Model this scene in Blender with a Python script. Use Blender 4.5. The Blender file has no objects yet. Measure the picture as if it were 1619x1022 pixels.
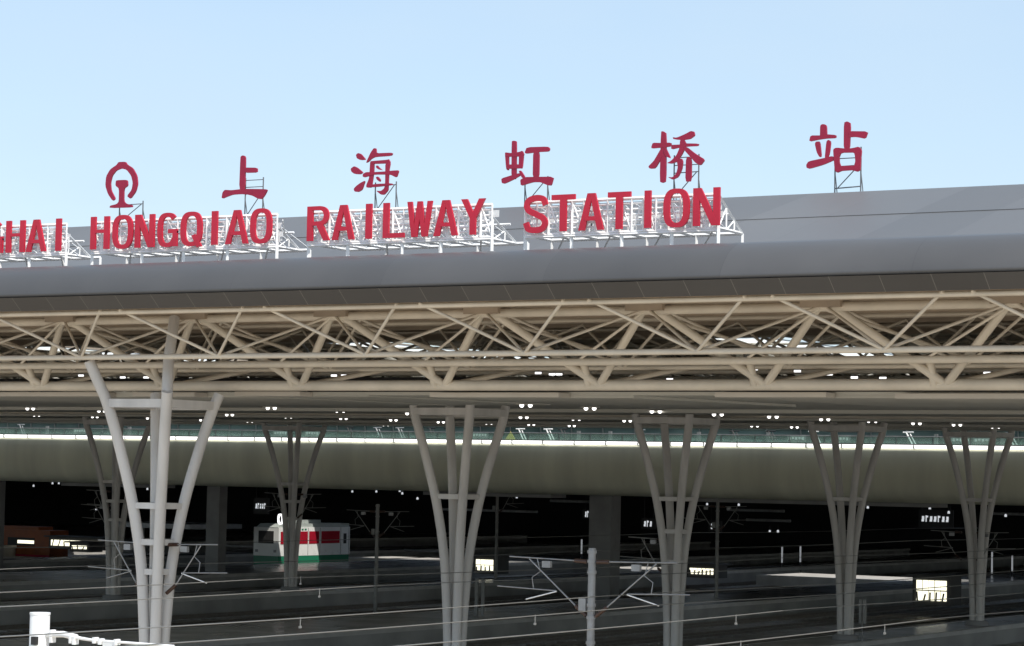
import bpy, math, random
from mathutils import Vector, Matrix
random.seed(7)
sc = bpy.context.scene
R = math.radians

# ------------------------------------------------------------------ camera
F, CX, CY, W = 3970.0, 809.5, 511.0, 1619.0
HOR, ROLL, YAW = 752.0, 0.02, R(31.4)
CAMZ = 10.0
d0 = Vector((-math.sin(YAW), math.cos(YAW), 0)); r0 = Vector((math.cos(YAW), math.sin(YAW), 0)); u0 = Vector((0, 0, 1))
p = math.atan((HOR - CY) / F)
fw = math.cos(p) * d0 + math.sin(p) * u0
up = -math.sin(p) * d0 + math.cos(p) * u0
Rx = math.cos(ROLL) * r0 + math.sin(ROLL) * up
Ux = -math.sin(ROLL) * r0 + math.cos(ROLL) * up
cam = bpy.data.objects.new("camera", bpy.data.cameras.new("camera"))
sc.collection.objects.link(cam)
M = Matrix((Rx, Ux, -fw)).transposed().to_4x4(); M.translation = (0, 0, CAMZ)
cam.matrix_world = M
cam.data.sensor_width = 36; cam.data.lens = F / W * 36
cam.data.clip_start = 0.5; cam.data.clip_end = 6000
sc.camera = cam

def ray(x, y):
    return fw * F + Rx * (x - CX) - Ux * (y - CY)
def at(x, y, Y):                       # the point of the plane Y = const seen at a place in the photo
    v = ray(x, y); return Vector((0, 0, CAMZ)) + v * (Y / v.y)
def onz(x, y, z):
    v = ray(x, y); return Vector((0, 0, CAMZ)) + v * ((z - CAMZ) / v.z)

# ------------------------------------------------------------------ light
EL = R(55); AZ = Vector((0.894, -0.447, 0))
sdir = AZ * math.cos(EL) + Vector((0, 0, math.sin(EL)))
w = bpy.data.worlds.new("World"); sc.world = w; w.use_nodes = True
nt = w.node_tree
sky = nt.nodes.new("ShaderNodeTexSky"); sky.sky_type = 'NISHITA'; sky.sun_disc = False
sky.sun_elevation = EL; sky.sun_rotation = math.atan2(AZ.x, AZ.y)
sky.air_density = 1.0; sky.dust_density = 1.0; sky.ozone_density = 0.7
bg = nt.nodes["Background"]; bg.inputs[1].default_value = 0.132
tcw = nt.nodes.new("ShaderNodeTexCoord"); mpw = nt.nodes.new("ShaderNodeMapping"); mpw.inputs["Scale"].default_value = (2.2, 2.2, 7)
nzw = nt.nodes.new("ShaderNodeTexNoise"); nzw.inputs["Scale"].default_value = 2.0; nzw.inputs["Detail"].default_value = 5
nt.links.new(tcw.outputs["Generated"], mpw.inputs[0]); nt.links.new(mpw.outputs[0], nzw.inputs["Vector"])
mrw = nt.nodes.new("ShaderNodeMapRange"); mrw.inputs[1].default_value = .45; mrw.inputs[2].default_value = .75; mrw.inputs[3].default_value = .45; mrw.inputs[4].default_value = .8
nt.links.new(nzw.outputs[0], mrw.inputs[0])
mxw = nt.nodes.new("ShaderNodeMix"); mxw.data_type = 'RGBA'; mxw.inputs[7].default_value = (3.5, 4.45, 5.4, 1)
nt.links.new(mrw.outputs[0], mxw.inputs[0]); nt.links.new(sky.outputs[0], mxw.inputs[6]); nt.links.new(mxw.outputs[2], bg.inputs[0])
sl = bpy.data.lights.new("sun", 'SUN'); sl.energy = 3.0; sl.angle = R(0.5); sl.color = (1, 0.95, 0.87)
so = bpy.data.objects.new("sun", sl); sc.collection.objects.link(so)
so.rotation_euler = sdir.to_track_quat('Z', 'Y').to_euler(); so.location = (0, 0, 80)
sc.view_settings.view_transform = 'Standard'; sc.view_settings.look = 'None'
sc.view_settings.exposure = 0.45; sc.view_settings.gamma = 1

# ------------------------------------------------------------------ materials
def mat(name, col, rough=0.5, metal=0.0, var=0.12, scale=1.5, emit=None, bump=0.0, fine=0.0, spec=0.5, st=None):
    m = bpy.data.materials.new(name); m.use_nodes = True
    n = m.node_tree.nodes; l = m.node_tree.links; b = n["Principled BSDF"]
    b.inputs["Roughness"].default_value = rough; b.inputs["Metallic"].default_value = metal
    b.inputs["Specular IOR Level"].default_value = spec
    tc = n.new("ShaderNodeTexCoord")
    nz = n.new("ShaderNodeTexNoise"); nz.inputs["Scale"].default_value = scale; nz.inputs["Detail"].default_value = 6
    if st:
        mp = n.new("ShaderNodeMapping"); mp.inputs["Scale"].default_value = st
        l.new(tc.outputs["Object"], mp.inputs[0]); l.new(mp.outputs[0], nz.inputs["Vector"])
    else: l.new(tc.outputs["Object"], nz.inputs["Vector"])
    mr = n.new("ShaderNodeMapRange"); mr.inputs[1].default_value = .3; mr.inputs[2].default_value = .7
    mr.inputs[3].default_value = 1 - var; mr.inputs[4].default_value = 1 + var
    l.new(nz.outputs[0], mr.inputs[0])
    mx = n.new("ShaderNodeMix"); mx.data_type = 'RGBA'; mx.blend_type = 'MULTIPLY'; mx.inputs[0].default_value = 1
    mx.inputs[6].default_value = (*col, 1); l.new(mr.outputs[0], mx.inputs[7])
    l.new(mx.outputs[2], b.inputs["Base Color"])
    mr2 = n.new("ShaderNodeMapRange"); mr2.inputs[3].default_value = max(.03, rough - .1); mr2.inputs[4].default_value = min(1, rough + .1)
    l.new(nz.outputs[0], mr2.inputs[0]); l.new(mr2.outputs[0], b.inputs["Roughness"])
    if bump:
        n2 = n.new("ShaderNodeTexNoise"); n2.inputs["Scale"].default_value = fine or scale * 20; n2.inputs["Detail"].default_value = 4
        l.new(tc.outputs["Object"], n2.inputs["Vector"])
        bp = n.new("ShaderNodeBump"); bp.inputs["Strength"].default_value = bump; bp.inputs["Distance"].default_value = .05
        l.new(n2.outputs[0], bp.inputs["Height"]); l.new(bp.outputs[0], b.inputs["Normal"])
    if emit:
        b.inputs["Emission Color"].default_value = (*emit[0], 1); b.inputs["Emission Strength"].default_value = emit[1]
    return m

def seamed(name, col, line, pitch, width, rough, metal, var=.08, scale=.3):   # sheet metal with joints every few metres along X
    m = mat(name, col, rough, metal, var, scale)
    n = m.node_tree.nodes; l = m.node_tree.links; b = n["Principled BSDF"]
    src = b.inputs["Base Color"].links[0].from_socket
    tc = n.new("ShaderNodeTexCoord"); sx = n.new("ShaderNodeSeparateXYZ"); l.new(tc.outputs["Object"], sx.inputs[0])
    dv = n.new("ShaderNodeMath"); dv.operation = 'DIVIDE'; dv.inputs[1].default_value = pitch; l.new(sx.outputs[0], dv.inputs[0])
    fr = n.new("ShaderNodeMath"); fr.operation = 'FRACT'; l.new(dv.outputs[0], fr.inputs[0])
    lt = n.new("ShaderNodeMath"); lt.operation = 'LESS_THAN'; lt.inputs[1].default_value = width / pitch; l.new(fr.outputs[0], lt.inputs[0])
    fl = n.new("ShaderNodeMath"); fl.operation = 'FLOOR'; l.new(dv.outputs[0], fl.inputs[0])
    wn = n.new("ShaderNodeTexWhiteNoise"); wn.noise_dimensions = '1D'; l.new(fl.outputs[0], wn.inputs["W"])
    mr = n.new("ShaderNodeMapRange"); mr.inputs[3].default_value = .93; mr.inputs[4].default_value = 1.07; l.new(wn.outputs[0], mr.inputs[0])
    mm = n.new("ShaderNodeMix"); mm.data_type = 'RGBA'; mm.blend_type = 'MULTIPLY'; mm.inputs[0].default_value = 1
    l.new(src, mm.inputs[6]); l.new(mr.outputs[0], mm.inputs[7])
    mx = n.new("ShaderNodeMix"); mx.data_type = 'RGBA'; l.new(lt.outputs[0], mx.inputs[0])
    l.new(mm.outputs[2], mx.inputs[6]); mx.inputs[7].default_value = (*line, 1)
    l.new(mx.outputs[2], b.inputs["Base Color"])
    return m

MT = dict(
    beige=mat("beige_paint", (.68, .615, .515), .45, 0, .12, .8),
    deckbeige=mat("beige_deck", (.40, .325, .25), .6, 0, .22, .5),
    column=mat("column_paint", (.62, .60, .575), .45, 0, .12, 1.6, st=(1, 1, .12)),
    nose=seamed("roof_nose_metal", (.118, .113, .110), (.105, .10, .098), 6.0, .03, .42, .35),
    fascia=seamed("fascia_metal", (.08, .077, .076), (.20, .19, .175), 1.55, .02, .5, .2),
    roof=seamed("roof_sheet", (.168, .164, .162), (.155, .152, .15), 3.1, .03, .5, .25, .06, .12),
    red=mat("red_letter_paint", (.56, .013, .042), .4, 0, .10, 1.2),
    darkred=mat("deep_red_paint", (.37, .010, .048), .45, 0, .10, 1.2),
    white=mat("white_paint", (.88, .88, .87), .5, 0, .06, 2),
    thin=mat("grey_steel", (.18, .19, .2), .5, .3, .1, 2),
    galv=mat("galvanised_steel", (.30, .305, .31), .45, .4, .2, 3),
    dimsteel=mat("weathered_steel", (.30, .30, .29), .6, .1, .2, 3),
    insul=mat("brown_insulator", (.06, .03, .02), .3, 0, .1, 3),
    soffit=mat("soffit_panel", (.52, .51, .46), .55, 0, .10, .15),
    tray=mat("pale_soffit_tray", (.62, .58, .52), .5, 0, .08, .4),
    beam=mat("olive_beam_paint", (.78, .775, .61), .6, 0, .13, .5, st=(1, .5, .12)),
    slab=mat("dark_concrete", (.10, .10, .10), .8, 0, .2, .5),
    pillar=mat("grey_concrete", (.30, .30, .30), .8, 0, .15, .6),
    backwall=mat("shade_black_wall", (.02, .02, .022), .9, 0, .2, .2),  # near-black colour stands in for the deep shade of the hall
    facade=mat("teal_glass", (.11, .165, .155), .15, 0, .3, .25),
    mull=mat("facade_frame", (.10, .12, .12), .4, .3, .1, 1),
    ground=mat("ballast_ground", (.46, .40, .32), .95, 0, .25, .6, bump=.6, fine=9),
    bed=mat("track_bed_stone", (.40, .385, .36), .9, 0, .3, .5, bump=.8, fine=8),
    plat=mat("polished_platform", (.42, .415, .40), .22, 0, .18, .35),
    edge=mat("platform_edge_stone", (.55, .54, .52), .6, 0, .12, .8),
    rail=mat("rail_steel", (.28, .25, .22), .35, .8, .15, 4),
    sleeper=mat("concrete_sleeper", (.45, .44, .42), .9, 0, .15, 2),
    wire=mat("copper_wire", (.24, .24, .23), .35, .3, .05, 2),
    tbody=mat("train_white", (.86, .87, .85), .3, 0, .05, .8),
    tgreen=mat("train_green", (.02, .20, .11), .35, 0, .05, .8),
    twin=mat("train_red_window", (.38, .012, .03), .2, 0, .08, .8),
    troof=mat("train_roof", (.40, .44, .42), .5, 0, .1, .8),
    dark=mat("black_metal", (.025, .025, .025), .6, 0, .2, 2),
    orange=mat("rust_orange_paint", (.32, .08, .016), .5, 0, .2, .7),
    lamp=mat("lamp_glow", (.9, .9, .88), .4, 0, .02, 2, emit=((1, .97, .92), 2.0)),
    strip=mat("strip_lamp_glow", (.9, .9, .9), .4, 0, .02, 2, emit=((1, 1, 1), 1.3)),
    warm=mat("glow_panel", (.8, .78, .6), .3, 0, .05, 2, emit=((1, .96, .74), 1.1)),  # pale glow of the panels put in for sunlit patches, also the headlamp
    faint=mat('faint_tube', (.5, .5, .5), .4, 0, .05, 2, emit=((.9, .95, 1), .16)),
    dimlit=mat("dim_lit_sign", (.5, .5, .5), .4, 0, .05, 2, emit=((.9, .95, 1), .45)),
    yellow=mat("yellow_sign", (.75, .62, .12), .4, 0, .05, 2),
)
sk = bpy.data.materials.new("skylight_sheet"); sk.use_nodes = True
n_ = sk.node_tree.nodes; n_.remove(n_["Principled BSDF"])
tl = n_.new("ShaderNodeBsdfTranslucent"); tl.inputs[0].default_value = (.85, .86, .84, 1)
sk.node_tree.links.new(tl.outputs[0], n_["Material Output"].inputs[0]); MT['skylight'] = sk
gl = mat("balustrade_glass", (.55, .75, .70), .05, 0, .05, .5)
gl.node_tree.nodes["Principled BSDF"].inputs["Transmission Weight"].default_value = .85; MT['glass'] = gl

# ------------------------------------------------------------------ mesh helpers
COL = sc.collection
class MB:
    def __init__(s): s.v = []; s.f = []; s.sm = []
    def add(s, vs, fs, smooth=False):
        b = len(s.v); s.v += [tuple(v) for v in vs]
        for f in fs: s.f.append([b + i for i in f]); s.sm.append(smooth)
        return s
    def box(s, a, b):
        (x0, y0, z0), (x1, y1, z1) = a, b
        vs = [(x0, y0, z0), (x1, y0, z0), (x1, y1, z0), (x0, y1, z0), (x0, y0, z1), (x1, y0, z1), (x1, y1, z1), (x0, y1, z1)]
        return s.add(vs, [(0, 3, 2, 1), (4, 5, 6, 7), (0, 1, 5, 4), (1, 2, 6, 5), (2, 3, 7, 6), (3, 0, 4, 7)])
    def path(s, pts, rad, n=8, cap=True):
        pts = [Vector(q) for q in pts]
        if not isinstance(rad, (list, tuple)): rad = [rad] * len(pts)
        ref = None; rings = []
        for i, q in enumerate(pts):
            t = (pts[min(i + 1, len(pts) - 1)] - pts[max(i - 1, 0)]).normalized()
            if ref is None:
                ref = Vector((0, 0, 1)) if abs(t.z) < .9 else Vector((1, 0, 0))
                ref = (ref - t * ref.dot(t)).normalized()
            else: ref = (ref - t * ref.dot(t)).normalized()
            bi = t.cross(ref)
            rings.append([q + (ref * math.cos(2 * math.pi * k / n) + bi * math.sin(2 * math.pi * k / n)) * rad[i] for k in range(n)])
        vs = [v for r_ in rings for v in r_]; fs = []
        for i in range(len(pts) - 1):
            for k in range(n):
                a = i * n + k; b = i * n + (k + 1) % n
                fs.append((a, b, b + n, a + n))
        s.add(vs, fs, n > 4)
        if cap:
            s.add(rings[0], [tuple(reversed(range(n)))]); s.add(rings[-1], [tuple(range(n))])
        return s
    def tube(s, a, b, r, n=8): return s.path([a, b], r, n)
    def bar(s, a, b, t): return s.path([a, b], t * .7071, 4)
    def prism(s, poly, Y, dep):            # outline in (x, z), extruded back along +Y
        ar = sum(poly[i][0] * poly[(i + 1) % len(poly)][1] - poly[(i + 1) % len(poly)][0] * poly[i][1] for i in range(len(poly)))
        if ar < 0: poly = poly[::-1]
        n = len(poly)
        vs = [(x, Y, z) for x, z in poly] + [(x, Y + dep, z) for x, z in poly]
        fs = [tuple(range(n)), tuple(reversed(range(n, 2 * n)))] + [((i + 1) % n, i, i + n, (i + 1) % n + n) for i in range(n)]
        return s.add(vs, fs)
    def ring(s, outer, inner, Y, dep, closed=True):
        n = len(outer); vs = []
        for q in (outer, inner):
            for yy in (Y, Y + dep): vs += [(x, yy, z) for x, z in q]
        fs = []
        for i in range(n if closed else n - 1):
            j = (i + 1) % n
            fs += [(i, j, 2 * n + j, 2 * n + i), (n + j, n + i, 3 * n + i, 3 * n + j), (i, n + i, n + j, j), (2 * n + j, 3 * n + j, 3 * n + i, 2 * n + i)]
        if not closed:
            fs += [(0, 2 * n, 3 * n, n), (n - 1, 2 * n - 1, 4 * n - 1, 3 * n - 1)]
        return s.add(vs, fs)
    def sweep(s, prof, x0, x1, closed=True, smooth=True, nx=1):   # profile of (y, z) carried along X
        n = len(prof); xs = [x0 + (x1 - x0) * i / nx for i in range(nx + 1)]
        vs = [(x, y, z) for x in xs for y, z in prof]; fs = []
        for c in range(nx):
            for i in range(n if closed else n - 1):
                j = (i + 1) % n; fs.append((c * n + i, c * n + j, (c + 1) * n + j, (c + 1) * n + i))
        s.add(vs, fs, smooth)
        if closed: s.add([(x0, y, z) for y, z in prof], [tuple(range(n))]); s.add([(x1, y, z) for y, z in prof], [tuple(reversed(range(n)))])
        return s
    def build(s, name, m, parent=None, loc=None, recalc=True):
        o_ = Vector(parent['_o']) if parent is not None and '_o' in parent else Vector(loc or (0, 0, 0))
        me = bpy.data.meshes.new(name)
        me.from_pydata([(x - o_.x, y - o_.y, z - o_.z) for x, y, z in s.v], [], s.f)
        me.polygons.foreach_set('use_smooth', s.sm)
        if recalc:
            import bmesh
            bm = bmesh.new(); bm.from_mesh(me); bmesh.ops.recalc_face_normals(bm, faces=bm.faces); bm.to_mesh(me); bm.free()
        me.materials.append(MT[m]); me.update()
        o = bpy.data.objects.new(name, me); COL.objects.link(o)
        if parent is not None:
            o.parent = parent
            o['_o'] = list(o_)
        else: o.location = o_; o['_o'] = list(o_)
        return o

def tag(o, label=None, cat=None, group=None, kind=None):
    if label: o['label'] = label
    if cat: o['category'] = cat
    if group: o['group'] = group
    if kind: o['kind'] = kind
    return o
def thing(name, loc, label, cat, group=None):
    o = bpy.data.objects.new(name, None); COL.objects.link(o); o.location = loc; o['_o'] = list(loc)
    o.empty_display_size = .3
    return tag(o, label, cat, group)
def struct(name, mb, m): return tag(mb.build(name, m), kind='structure')
def copy_tree(o, loc, label=None):
    c = o.copy(); COL.objects.link(c); c.location = loc; c['_o'] = list(loc)
    if label: c['label'] = label
    for ch in list(o.children):
        k = ch.copy(); COL.objects.link(k); k.parent = c
        for g in list(ch.children):
            q = g.copy(); COL.objects.link(q); q.parent = k
    return c

# ------------------------------------------------------------------ ground, track beds, platforms, tracks
struct('ground', MB().box((-2500, -1500, -1.0), (2500, 3000, -.15)), 'ground')
struct('track_bed', MB().box((-330, 80, -.146), (10, 330, 0)), 'bed')
PLATS = [(-59.7, -56.1), (-88.5, -80.5), (-112.5, -108.9), (-143.2, -131.5), (-165.3, -161.7), (-205, -192), (-34.2, -33.0)]
for a, b in PLATS:
    m = MB().box((a, 84, 0), (b, 320, 1.19)); struct('platform', m, 'plat')
    e = MB()
    for x in (a, b): e.box((x - .14, 84, .95), (x + .14, 320, 1.2))
    struct('platform_edge', e, 'edge')
TRACKS = [-27, -30.5, -36.7, -43.3, -49, -53.4, -62.4, -67.5, -73, -78, -91.2, -94.8, -100.9, -106.2, -115.3, -120.9, -126, -146.6, -152, -157, -169, -176]
def make_track(x):
    t = thing('railway_track', (x, 84, 0), 'straight railway track on dark stone between the platform strips', 'track', 'tracks under the canopy')
    for sx in (-.7175, .7175): MB().box((x + sx - .035, 84, .06), (x + sx + .035, 320, .22)).build('rail', 'rail', t)
    s = MB()
    for i in range(190): s.box((x - 1.3, 84.3 + i * 1.24, .002), (x + 1.3, 84.55 + i * 1.24, .06))
    tag(s.build('sleeper', 'sleeper', t), kind='stuff')
    return t
tr = make_track(TRACKS[0])
for x in TRACKS[1:]: copy_tree(tr, (x, 84, 0))

for a, b, c, d in ((-151, -143.4, 213.5, 222.5), (-121.5, -112.7, 214, 222.5), (-103, -88.7, 213.5, 222.5)):  # pale blocks added to catch the sun from the deck openings
    struct('platform', MB().box((a, c, .23), (b, d, 1.18)), 'edge')
# ------------------------------------------------------------------ the canopy
X0, X1 = -190.0, 6.0
can = thing('station_canopy', (-45, 66, 12), 'huge grey metal station canopy with curved eave over beige tube trusses', 'station roof')
def zs(Y): return 12.80 + .0105 * (Y - 74)          # soffit height
# outer roof
pr = [(66.0, 15.42), (65.55, 15.86)]
MB().sweep([(66.05, 15.40), (65.55, 15.84), (65.75, 15.86), (66.25, 15.44)], X0, X1, True, False).build('fascia', 'fascia', can)
nose = [(65.60, 15.865), (65.64, 16.0), (65.75, 16.2), (65.92, 16.42), (66.15, 16.64), (66.42, 16.82), (66.75, 16.97), (67.2, 17.07), (72.0, 17.10), (72.0, 16.9), (66.6, 16.5), (65.8, 15.87)]
MB().sweep(nose, X0, X1, True, False, 1).build('roof_nose', 'nose', can)
for f in can.children[-1].data.polygons: f.use_smooth = abs(f.normal.x) < .5 and f.normal.z > -.1 and f.center.y + 66 < 67.3
MB().sweep([(72.0, 17.104), (79.2, 19.12), (79.2, 18.7), (72.0, 16.7)], X0, X1, True, False).build('lower_roof_slope', 'roof', can)
MB().sweep([(79.16, 19.135), (84.6, 20.62), (85.2, 20.70), (86.2, 20.55), (86.2, 20.2), (84.6, 20.3), (79.22, 18.9)], X0, X1, True, False).build('upper_roof_slope', 'roof', can)
MB().box((X0, 86.0, 15.9), (X1, 86.19, 20.19)).build('rear_parapet', 'roof', can)
# flat roof deck with long skylight slots
SKX = [-43.3 - 18.2 * n for n in range(-1, 7)]
dk = MB(); dk.box((X0, 66.3, 15.62), (X1, 85.99, 15.80))
ys = (86.2, 112.0); sw = 1.25
xb = [X0] + [v for s in sorted(SKX) for v in (s - sw, s + sw)] + [X1]
for i in range(0, len(xb), 2): dk.box((xb[i], 86.2, 15.62), (xb[i + 1], 112.0, 15.80))
dk.box((X0, 112.0, 15.62), (X1, 163.6, 15.80))
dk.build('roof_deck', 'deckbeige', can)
for s in SKX: MB().box((s - sw + .01, 86.21, 15.50), (s + sw - .01, 111.99, 15.53)).build('skylight', 'skylight', can)
# purlins and a header beam under the deck
hb = MB()
hb.box((X0, 66.1, 15.42), (X1, 66.28, 15.61)); hb.build('edge_beam', 'beige', can)
pl = MB()
for Y in (68.4, 73.6, 76.0, 78.5, 81.5, 84.5): pl.box((X0, Y - .06, 15.38), (X1, Y + .06, 15.615))
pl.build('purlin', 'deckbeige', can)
# truss: inverted pyramids between the eave chord, the front chord and the back chord
NODES = [-29.0 + 6.16 * 2 - 6.16 * n for n in range(0, 15)]
ZF, ZT, ZB, ZL = 13.9, 15.33, 15.64, 13.08
MB().tube((X0, 68.5, ZF), (X1, 68.5, ZF), .095, 10).build('front_chord', 'beige', can)
MB().tube((X0, 66.45, ZT), (X1, 66.45, ZT), .085, 8).build('eave_chord', 'beige', can)
MB().tube((X0, 71, ZB - .25), (X1, 71, ZB - .25), .15, 10).build('back_chord', 'beige', can)
MB().tube((X0, 72.2, 13.80), (X1, 72.2, 13.80), .125, 10).build('second_chord', 'beige', can)
MB().tube((X0, 73.4, ZL), (X1, 73.4, ZL), .185, 14).build('lower_chord', 'beige', can)
for x in NODES:
    for s in (-1, 1):
        MB().tube((x, 68.5, ZF), (x + s * 2.66, 66.35, ZT + .08), .055, 8).build('eave_strut', 'beige', can)
        MB().tube((x, 68.5, ZF), (x + s * 3.08, 71, ZB - .2), .05, 8).build('rear_strut', 'beige', can)
        MB().tube((x, 73.4, ZL), (x + s * 3.0, 71.02, ZB - .1), .14, 10).build('diagonal_tube', 'beige', can)
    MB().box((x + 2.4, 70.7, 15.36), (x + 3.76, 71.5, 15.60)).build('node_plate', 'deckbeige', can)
    MB().tube((x - .35, 73.3, ZL - .02), (x - .35, 72.9, 13.82), .135, 8).build('post', 'beige', can)
    MB().tube((x, 73.4, ZL), (x + 2.2, 76.2, 13.85), .09, 8).build('knee_brace', 'beige', can)
    MB().tube((x + 3.0, 70.9, ZB - .3), (x - .1, 72.2, 13.88), .05, 8).build('web_member', 'beige', can)
    MB().tube((x - 3.1, 70.9, ZB - .3), (x + .1, 76.1, 13.9), .06, 8).build('web_member', 'beige', can)
# deeper rows of the same space frame, read as a tangle behind the front
rear = MB()
for j, Yr in enumerate((72.6, 76.0, 81.0, 86.0, 91.0, 96.0, 101.0, 106, 116, 126)):
    rear.tube((X0, Yr, 15.45), (X1 - 10, Yr, 15.45), .05 if Yr > 80 else .09, 6)
    rear.tube((X0, Yr + 2.5, 13.75), (X1 - 10, Yr + 2.5, 13.75), .09, 6)
    for i in range(-1, 22):
        x = -29 + 6.16 - 6.16 * i + (3.08 if j % 2 else 0)
        for s in (-1, 1):
            rear.tube((x, Yr + 2.5, 13.75), (x + s * 3.08, Yr, 15.4), .055, 6)
            rear.tube((x, Yr + 2.5, 13.75), (x + s * 3.08, Yr + 5, 15.4), .055, 6)
for Yr in (93.4, 113.4):
    rear.tube((X0, Yr, ZL + .2), (X1 - 10, Yr, ZL + .2), .18, 8)
    for x in NODES:
        for s in (-1, 1): rear.tube((x, Yr, ZL + .2), (x + s * 3.0, Yr - 2.4, 15.5), .14, 8)
tag(rear.build('rear_truss', 'beige', can), kind='stuff')
# ducts and cable trays hanging in the roof space
du = MB()
for Yr, z0, z1, a, b in ((79.5, 13.2, 13.65, -80, -50), (82.5, 13.1, 13.5, -60, -30), (97, 13.3, 13.9, -150, -45)):
    du.box((a, Yr, z0), (b, Yr + .7, z1))
du.build('cable_tray', 'slab', can)
# soffit with its front trays
MB().sweep([(75.4, zs(75.4)), (163.4, zs(163.4)), (163.4, zs(163.4) + .12), (75.4, zs(75.4) + .12)], X0, X1, True, False).build('soffit', 'soffit', can)
MB().box((X0, 163.4, 13.69), (X1, 163.6, 15.61)).build('rear_fascia', 'slab', can)
random.seed(3)
for a, b, dz in ((-75.5, -64.0, 0), (-57.6, -54.6, .02), (-48.9, -43.6, -.02), (-37.6, -33.6, -.01), (-31.2, -24.6, -.05), (-62.5, -59.5, -.01)):
    MB().box((a, 74.6, 12.74 + dz), (b, 75.38, 12.90 + dz)).build('soffit_tray', 'tray', can)
    MB().sweep([(75.4, zs(75.4) - .07 + dz), (88.5, zs(88.5) - .07 + dz), (88.5, zs(88.5) - .004), (75.4, zs(75.4) - .004)], a + .5, b + 2.5, True, False).build('soffit_tray', 'soffit', can)
for Yr in (98.0, 118.0, 138.0, 152.0):
    MB().box((X0, Yr, zs(Yr) - .16), (X1, Yr + 1.4, zs(Yr) - .004)).build('soffit_rib', 'soffit', can)

# twin downlights in the soffit
DL = [(48, 643, 10), (58, 654, 7), (161, 647, 9), (150, 656.5, 7), (147.6, 670, 4), (237, 659, 5), (321, 662, 5), (363, 653, 9), (429, 641.7, 6),
      (456, 656.7, 7), (395, 664, 5), (538, 646.5, 7), (543, 659, 6), (622, 661.7, 9), (610, 670, 5), (649, 650.7, 4), (697, 665, 7), (773, 667, 7),
      (828, 657, 7), (840, 669, 5), (831.7, 637, 5), (911, 660, 6), (904, 671, 5), (933, 642, 6), (991.7, 662.7, 4), (1037, 647, 7), (1135, 652, 8),
      (1222, 655.7, 7), (1193, 671, 5), (1304, 660, 5), (1256, 673, 5), (1379, 663, 5), (1449, 666.7, 6), (1513, 669, 5), (1574, 672.7, 6)]
dproto = None
for x, y, sp in DL:
    v = ray(x, y); k = (12.80 - .0105 * 74 - CAMZ) / (v.z - .0105 * v.y); P = Vector((0, 0, CAMZ)) + v * k
    P.z = zs(P.y) - .02
    if dproto is None:
        t = thing('downlight', P, 'twin round recessed downlight glowing in the dark canopy ceiling', 'ceiling light', 'twin downlights in the canopy ceiling')
        MB().box((P.x - .36, P.y - .2, P.z - .06), (P.x + .36, P.y + .2, P.z - .02)).build('housing', 'soffit', t)
        for s in (-1, 1):
            MB().path([(P.x + s * .2, P.y, P.z - .06), (P.x + s * .2, P.y, P.z - .12), (P.x + s * .2, P.y, P.z - .17)], [.09, .085, .04], 12).build('lamp', 'lamp', t)
        dproto = t
    else: copy_tree(dproto, P)

rl = None
for x, y in ((13, 587), (127, 594), (135, 584), (190, 583), (193, 597), (230, 597), (527, 594), (543, 594), (553, 594), (592, 582), (768, 584), (793, 583), (773, 597), (850, 590), (872, 592), (883, 592), (1048, 581), (1058, 600), (1122, 576), (1373, 577), (1260, 587), (1310, 592), (1350, 597), (1192, 584), (1395, 598), (1560, 590)):
    P = at(x, y, 77.6)
    if rl is None:
        rl = thing('truss_lamp', P, 'small bright lamp glinting inside the roof truss above the lower chord', 'lamp', 'small lamps inside the roof truss')
        MB().box((P.x - .11, P.y, P.z - .035), (P.x + .11, P.y + .08, P.z + .035)).build('diffuser', 'strip', rl)
        MB().box((P.x - .13, P.y + .005, P.z + .036), (P.x + .13, P.y + .16, P.z + .06)).build('hood', 'dark', rl)
    else: copy_tree(rl, P)
# ------------------------------------------------------------------ branching columns
def column(X, Y, label, ztop, rim, levels, fronttop=None):
    t = thing('branching_column', (X, Y, 1.19), label, 'column', 'branching steel columns under the canopy')
    hs = [1.2, 2.6, 4.0, 6.3, 7.5, 9.0, 9.8, 11.3, 12.6, 13.9]; aa = [.20, .21, .25, .36, .48, .68, .83, 1.12, 1.42, 1.92]
    def A(z):
        if not fronttop: z = min(z, rim)
        for i in range(len(hs) - 1):
            if z <= hs[i + 1]: q = (z - hs[i]) / (hs[i + 1] - hs[i]); return aa[i] * (1 - q) + aa[i + 1] * q
        return aa[-1]
    def arm(sx, sy, zt):
        zz = [1.2 + (zt - 1.2) * i / 20 for i in range(21)]
        def As(z): return (A(z - .5) + 2 * A(z) + A(z + .5)) / 4
        return MB().path([(X + sx * As(z), Y + sy * As(z), z) for z in zz], [.20 for z in zz], 16)
    for sx, sy in ((-1, -1), (1, -1), (-1, 1), (1, 1)):
        zt = ztop
        if fronttop and sy < 0: zt = fronttop if sx < 0 else ztop
        arm(sx, sy, zt).build('arm', 'column', t)
    if fronttop:
        MB().path([(X + 1.38, Y - 1.38, 12.4), (X + 1.1, Y - 1.0, 13.8), (X + .75, Y - .3, 15.4)], [.205, .20, .19], 14).build('arm_extension', 'column', t)
    for z in levels:
        a = A(z); th = .15 if z == rim else .105
        m = MB()
        m.box((X - a, Y - a - th * .8, z - th), (X + a, Y - a + th * .8, z + th)); m.box((X - a, Y + a - th * .8, z - th), (X + a, Y + a + th * .8, z + th))
        m.box((X - a - th * .8, Y - a + th * .8, z - th * .98), (X - a + th * .8, Y + a - th * .8, z + th * .98)); m.box((X + a - th * .8, Y - a + th * .8, z - th * .98), (X + a + th * .8, Y + a - th * .8, z + th * .98))
        m.build('ring_beam', 'column', t)
    MB().path([(X, Y, 1.195), (X, Y, 1.42), (X, Y, 1.5)], [.72, .72, .55], 20).build('base', 'pillar', t)
    return t
lv = [9.05, 7.75, 6.5]
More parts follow.
